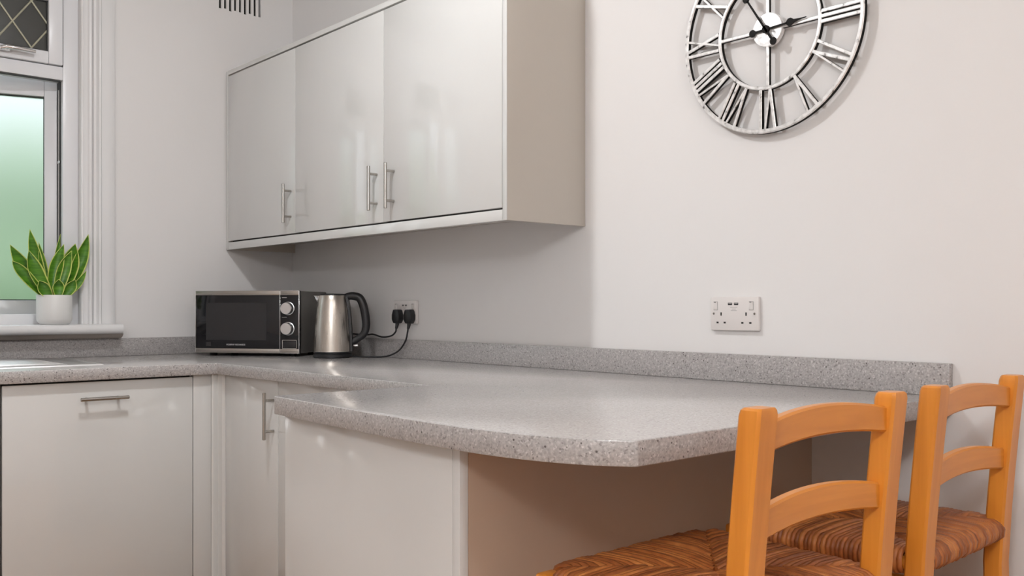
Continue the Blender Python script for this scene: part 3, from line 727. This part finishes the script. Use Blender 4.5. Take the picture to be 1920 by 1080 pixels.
# local clock plane: t right (= -y), r up (= z), out = -x; front at d1
def ck_pt(t, r, d): return (-d, -t, r)
def flat_ring(r0, r1, d0, d1, n=96):
    m = MB(); t = bmesh.new(); R = []
    for k in range(n):
        a = 2 * PI * k / n; s, c = math.sin(a), math.cos(a)
        bvl = (r1 - r0) * 0.22
        R.append([t.verts.new(ck_pt(s * r, c * r, d)) for r, d in ((r0, d0), (r1, d0), (r1, d1 - bvl), (r1 - bvl, d1), (r0 + bvl, d1), (r0, d1 - bvl))])
    for k in range(n):
        A_, B_ = R[k], R[(k + 1) % n]
        for j in range(6):
            fc = t.faces.new((A_[j], A_[(j + 1) % 6], B_[(j + 1) % 6], B_[j])); fc.material_index = 0 if j in (2, 3, 4) else 1
    bmesh.ops.recalc_face_normals(t, faces=t.faces[:])
    m.merge(t); return m
flat_ring(0.2430, 0.2545, 0.013, 0.026).build('outer_ring', CK, ck, True)
flat_ring(0.1375, 0.1472, 0.013, 0.026).build('inner_ring', CK, ck, True)
def stroke(m, p, q, w, d0=0.015, d1=0.025):
    """bar from p to q (t, r), width w; silver face, dark sides"""
    p, q = Vector(p), Vector(q); n = Vector((-(q - p).y, (q - p).x)).normalized() * w / 2
    t = bmesh.new(); b_ = min(w * 0.25, 0.0015)
    nb = n * (1 - 2 * b_ / w)
    lo = [t.verts.new(ck_pt(*v, d0)) for v in (p - n, q - n, q + n, p + n)]
    md = [t.verts.new(ck_pt(*v, d1 - b_)) for v in (p - n, q - n, q + n, p + n)]
    hi = [t.verts.new(ck_pt(*v, d1)) for v in (p - nb, q - nb, q + nb, p + nb)]
    t.faces.new(hi); 
    f_ = t.faces.new(lo[::-1]); f_.material_index = 1
    for k in range(4):
        g = t.faces.new((lo[k], lo[(k + 1) % 4], md[(k + 1) % 4], md[k])); g.material_index = 1
        t.faces.new((md[k], md[(k + 1) % 4], hi[(k + 1) % 4], hi[k]))
    bmesh.ops.recalc_face_normals(t, faces=t.faces[:])
    m.merge(t)
for k in range(4):
    a = k * PI / 2; s, c = math.sin(a), math.cos(a)
    m = MB(); stroke(m, (s * 0.040, c * 0.040), (s * 0.1375, c * 0.1375), 0.0085); m.build('spoke', CK, ck, True)
hb = MB().lathe([(0, 0), (0.042, 0), (0.042, 0.010), (0.0405, 0.0118), (0, 0.0122)], 56)
hb.xform(Matrix.Translation((-0.014, 0, 0)) @ Matrix.Rotation(-PI / 2, 4, 'Y')); hb.build('hub', M['silver'], ck, True)
r0, r1 = 0.146, 0.2450
def glyphs(txt):
    """stroke list (t0, r0, t1, r1, w) for a numeral, feet towards the hub"""
    wI, wV, wX, gap = 0.0, 0.028, 0.028, 0.0125
    adv = {'I': 0.0, 'V': wV, 'X': wX}
    items, x = [], 0.0
    prev = None
    for ch in txt:
        if prev is not None: x += gap
        items.append((ch, x)); x += adv[ch]; prev = ch
    off = -x / 2; out = []
    for ch, xx in items:
        a = xx + off
        if ch == 'I': out.append((a, r0, a, r1, 0.0088))
        if ch == 'V': out.append((a, r1, a + wV / 2, r0, 0.0088)); out.append((a + wV, r1, a + wV / 2, r0, 0.0062))
        if ch == 'X': out.append((a, r1, a + wX, r0, 0.0088)); out.append((a + wX, r1, a, r0, 0.0062))
    return out
for hnum, txt in enumerate(['XII', 'I', 'II', 'III', 'IV', 'V', 'VI', 'VII', 'VIII', 'IX', 'X', 'XI']):
    a = hnum * PI / 6; s, c = math.sin(a), math.cos(a)
    m = MB()
    for i, (ta, ra, tb, rb, w_) in enumerate(glyphs(txt)):
        stroke(m, (ta * c + ra * s, -ta * s + ra * c), (tb * c + rb * s, -tb * s + rb * c), w_, 0.015 - 0.0004 * i, 0.0250 + 0.0003 * i)
    m.build('numeral', CK, ck, True)
def hand(name, ang, L, d):
    m = MB()
    def pr(pts, dd=0.0018):
        a = math.radians(ang); s, c = math.sin(a), math.cos(a)
        m.prism([(-(x * c + r * s), -x * s + r * c) for x, r in pts], -d, -d - dd, 'x')
    w_ = 0.0030
    pr([(-w_, -0.030), (w_, -0.030), (0.0022, L * 0.52), (-0.0022, L * 0.52)])
    pr([(0, -0.042), *[(0.0095 * math.sin(k * PI / 6), -0.040 - 0.0095 * math.cos(k * PI / 6)) for k in range(12)]][1:])
    k0 = L * 0.50
    pr([(-0.002, k0), (-0.009, k0 + 0.006), (-0.0095, k0 + 0.014), (-0.004, k0 + 0.022), (-0.0022, k0 + 0.035), (-0.0008, L), (0.0008, L), (0.0022, k0 + 0.035), (0.004, k0 + 0.022), (0.0095, k0 + 0.014), (0.009, k0 + 0.006), (0.002, k0)][::-1])
    pr([(0.010 * math.sin(k * PI / 8), 0.010 * math.cos(k * PI / 8)) for k in range(16)])
    m.build(name, M['clockdark'], ck, True)
hand('hour_hand', 87, 0.110, 0.0285)
hand('minute_hand', 327, 0.185, 0.0320)

# ------------------------------------------------------------------ rush seated stools
def make_stool(label, loc, rotz):
    """local: x right, y towards the counter, origin at floor under the seat centre; back posts at y = -0.17"""
    st = thing('bar_stool', label, 'stool', loc, rotz, 'rush seat ladder back stools')
    SZ = 0.682                                    # rail centre height
    yb, yf, hb_, hf = -0.155, 0.180, 0.180, 0.196
    TOP = 0.980
    def post(sx):
        x = sx * 0.1760
        yt = -0.185; m = MB(); t = bmesh.new(); rows = []
        zs = [0.0, 0.35, 0.62, 0.72, 0.80, 0.88, 0.95, TOP - 0.010, TOP - 0.003, TOP]
        for z in zs:
            k = max(0, (z - 0.62) / 0.36)
            y = yb + 0.012 * (1 - z / 0.62 if z < 0.62 else 0) * -1.0 - 0.030 * k ** 1.3
            hx, hy = 0.0225, 0.0170
            if z > TOP - 0.009: hx -= 0.0012; hy -= 0.0012
            xi = x
            if z >= TOP - 0.001: hx -= 0.003; hy -= 0.002; xi = x - sx * 0.001
            c_ = 0.004
            rows.append([t.verts.new((xi + a, y + b, z)) for a, b in ((-hx + c_, -hy), (hx - c_, -hy), (hx, -hy + c_), (hx, hy - c_), (hx - c_, hy), (-hx + c_, hy), (-hx, hy - c_), (-hx, -hy + c_))])
        for A_, B_ in zip(rows, rows[1:]):
            for k in range(8): t.faces.new((A_[k], A_[(k + 1) % 8], B_[(k + 1) % 8], B_[k]))
        t.faces.new(rows[0][::-1]); t.faces.new(rows[-1])
        bmesh.ops.recalc_face_normals(t, faces=t.faces[:]); m.merge(t)
        m.build('back_post', M['beech'], st, True)
    post(-1); post(1)
    def slat(zb, h, arch, bow):
        t = bmesh.new(); rows = []; N = 20; x0 = 0.1600
        for i in range(N + 1):
            s = -1 + 2 * i / N; x = s * x0
            q = 1 - s * s
            zc = zb + arch * q; k = max(0, (zc + h / 2 - 0.62) / 0.36)
            y = yb - 0.030 * k ** 1.3 - bow * q
            hh = h + 0.004 * q
            th = 0.0085
            rows.append([t.verts.new((x, y + a, zc + b)) for a, b in ((-th, 0.003), (-th + 0.003, 0), (th - 0.003, 0), (th, 0.003), (th, hh - 0.003), (th - 0.003, hh), (-th + 0.003, hh), (-th, hh - 0.003))])
        for A_, B_ in zip(rows, rows[1:]):
            for k in range(8): t.faces.new((A_[k], A_[(k + 1) % 8], B_[(k + 1) % 8], B_[k]))
        t.faces.new(rows[0][::-1]); t.faces.new(rows[-1])
        bmesh.ops.recalc_face_normals(t, faces=t.faces[:])
        m = MB(); m.merge(t); m.build('back_slat', M['beech_x'], st, True)
    slat(0.919, 0.039, 0.010, -0.010)
    slat(0.801, 0.040, 0.010, -0.010)
    for sx in (-1, 1):
        MB().box((sx * hf - 0.019, yf - 0.019, 0), (sx * hf + 0.019, yf + 0.019, SZ + 0.012), 0.006).build('front_leg', M['beech'], st, True)
    # stretchers
    def bar(a, b, r=0.011): MB().tube([a, b], r, 12).build('stretcher', M['beech_x'], st, True)
    bar((-hf, yf, 0.22), (hf, yf, 0.22), 0.013); bar((-hf, yf, 0.45), (hf, yf, 0.45))
    for sx in (-1, 1):
        for z in (0.18, 0.42, 0.54): bar((sx * 0.1795, yb, z), (sx * hf, yf, z))
    bar((-0.1795, yb, 0.30), (0.1795, yb, 0.30))
    # seat rails under the rush
    rl = MB().tube([(-hb_, yb, SZ - 0.004), (hb_, yb, SZ - 0.004)], 0.013, 10).tube([(-hf, yf, SZ - 0.004), (hf, yf, SZ - 0.004)], 0.013, 10)
    for sx in (-1, 1): rl.tube([(sx * hb_, yb, SZ - 0.004), (sx * hf, yf, SZ - 0.004)], 0.013, 10)
    rl.build('seat_rail', M['beech_x'], st, True)
    # woven rush: strands wrapped over each rail and running in to the mitred diagonals
    def Q(s, t):
        a = Vector((-hb_ + 2 * hb_ * s, yb, 0)); b = Vector((-hf + 2 * hf * s, yf, 0)); return a.lerp(b, t)
    rs = MB(); n = 40; rr = random.Random(int(loc[0] * 1000) + 11)
    for side in range(4):
        for i in range(n):
            k = (i + 0.5) / n
            if k < 0.045 or k > 0.955: continue
            reach = min(k, 1 - k) * 0.985
            def at(d):      # d: distance in from the rail, 0..reach
                return {0: Q(d, k), 1: Q(1 - d, k), 2: Q(k, d), 3: Q(k, 1 - d)}[side]
            outer = (at(0) - at(0.05)).normalized()
            ro = 0.0185 + rr.uniform(-0.0012, 0.0012); pts = []
            base = at(0)
            for ang in (-100, -60, -25, 10, 45, 78):
                an = math.radians(ang)
                pts.append(base + outer * ro * math.cos(an) * 0.95 + Vector((0, 0, SZ + ro * math.sin(an))))
            st_n = 4
            jit = rr.uniform(-0.0015, 0.0015)
            for j in range(1, st_n + 1):
                d = reach * j / st_n
                dome = 0.0055 * math.sin(min(1, d / 0.5) * PI * 0.9) - 0.006 * (d / 0.5)
                p = at(d); pts.append(Vector((p.x, p.y, SZ + ro + dome + (jit if j < st_n else -0.003))))
            rs.tube(pts, 0.0052 + rr.uniform(-0.0006, 0.0008), 6, cap=True)
    # solid core so no light leaks between strands
    t = bmesh.new()
    cz = SZ + 0.010
    vv = [t.verts.new((*Q(a, b).to_2d(), cz)) for a, b in ((0.01, 0.01), (0.99, 0.01), (0.99, 0.99), (0.01, 0.99))]
    ww = [t.verts.new((*Q(a, b).to_2d(), SZ - 0.012)) for a, b in ((0.01, 0.01), (0.99, 0.01), (0.99, 0.99), (0.01, 0.99))]
    t.faces.new(vv); t.faces.new(ww[::-1])
    for k in range(4): t.faces.new((vv[k], ww[k], ww[(k + 1) % 4], vv[(k + 1) % 4]))
    bmesh.ops.recalc_face_normals(t, faces=t.faces[:]); rs.merge(t)
    rs.build('rush_seat', M['rush'], st, True, angle=60)
    return st
make_stool('beech ladder back stool with a rush seat, nearer of the two at the breakfast bar', (-0.812, -2.905, 0), 0.0)
make_stool('beech ladder back stool with a rush seat, tucked in close to the wall', (-0.303, -2.892, 0), math.radians(2.0))

# ------------------------------------------------------------------ ceiling lamps (above the frame)
for i, (lx, ly, drop, ra, rc, wts, col) in enumerate(LIGHTS):
    t = thing('ceiling_light', ['white opal ceiling light in front of the wall cabinets', 'white opal ceiling light behind the stools', 'unseen white opal pendant lamp hung low as fill light'][i], 'ceiling light', (lx, ly, CEIL), group='opal ceiling lights')
    MB().lathe([(0, -0.0005), (0.060, -0.0005), (0.060, -0.010), (0.022, -0.022), (0.020, -0.040), (0, -0.040)], 32).build('ceiling_rose', M['trim'], t, True)
    if drop > 0.2: MB().tube([(0, 0, -0.041), (0, 0, -drop + rc - 0.001)], 0.004, 8).build('cord', M['trim'], t, True)
    ec = math.sqrt(1 - (rc / ra) ** 2); area = 2 * PI * ra ** 2 * (1 + (1 - ec ** 2) / ec * math.atanh(ec))
    MB().lathe([(ra * math.sin(PI * k / 20), -drop + rc * math.cos(PI * k / 20)) if 0 < k < 20 else (0, -drop + rc * (1 if k == 0 else -1)) for k in range(21)][::2], 20).build('opal_shade', emit('opal_glow', col, wts / (PI * area)), t, True)
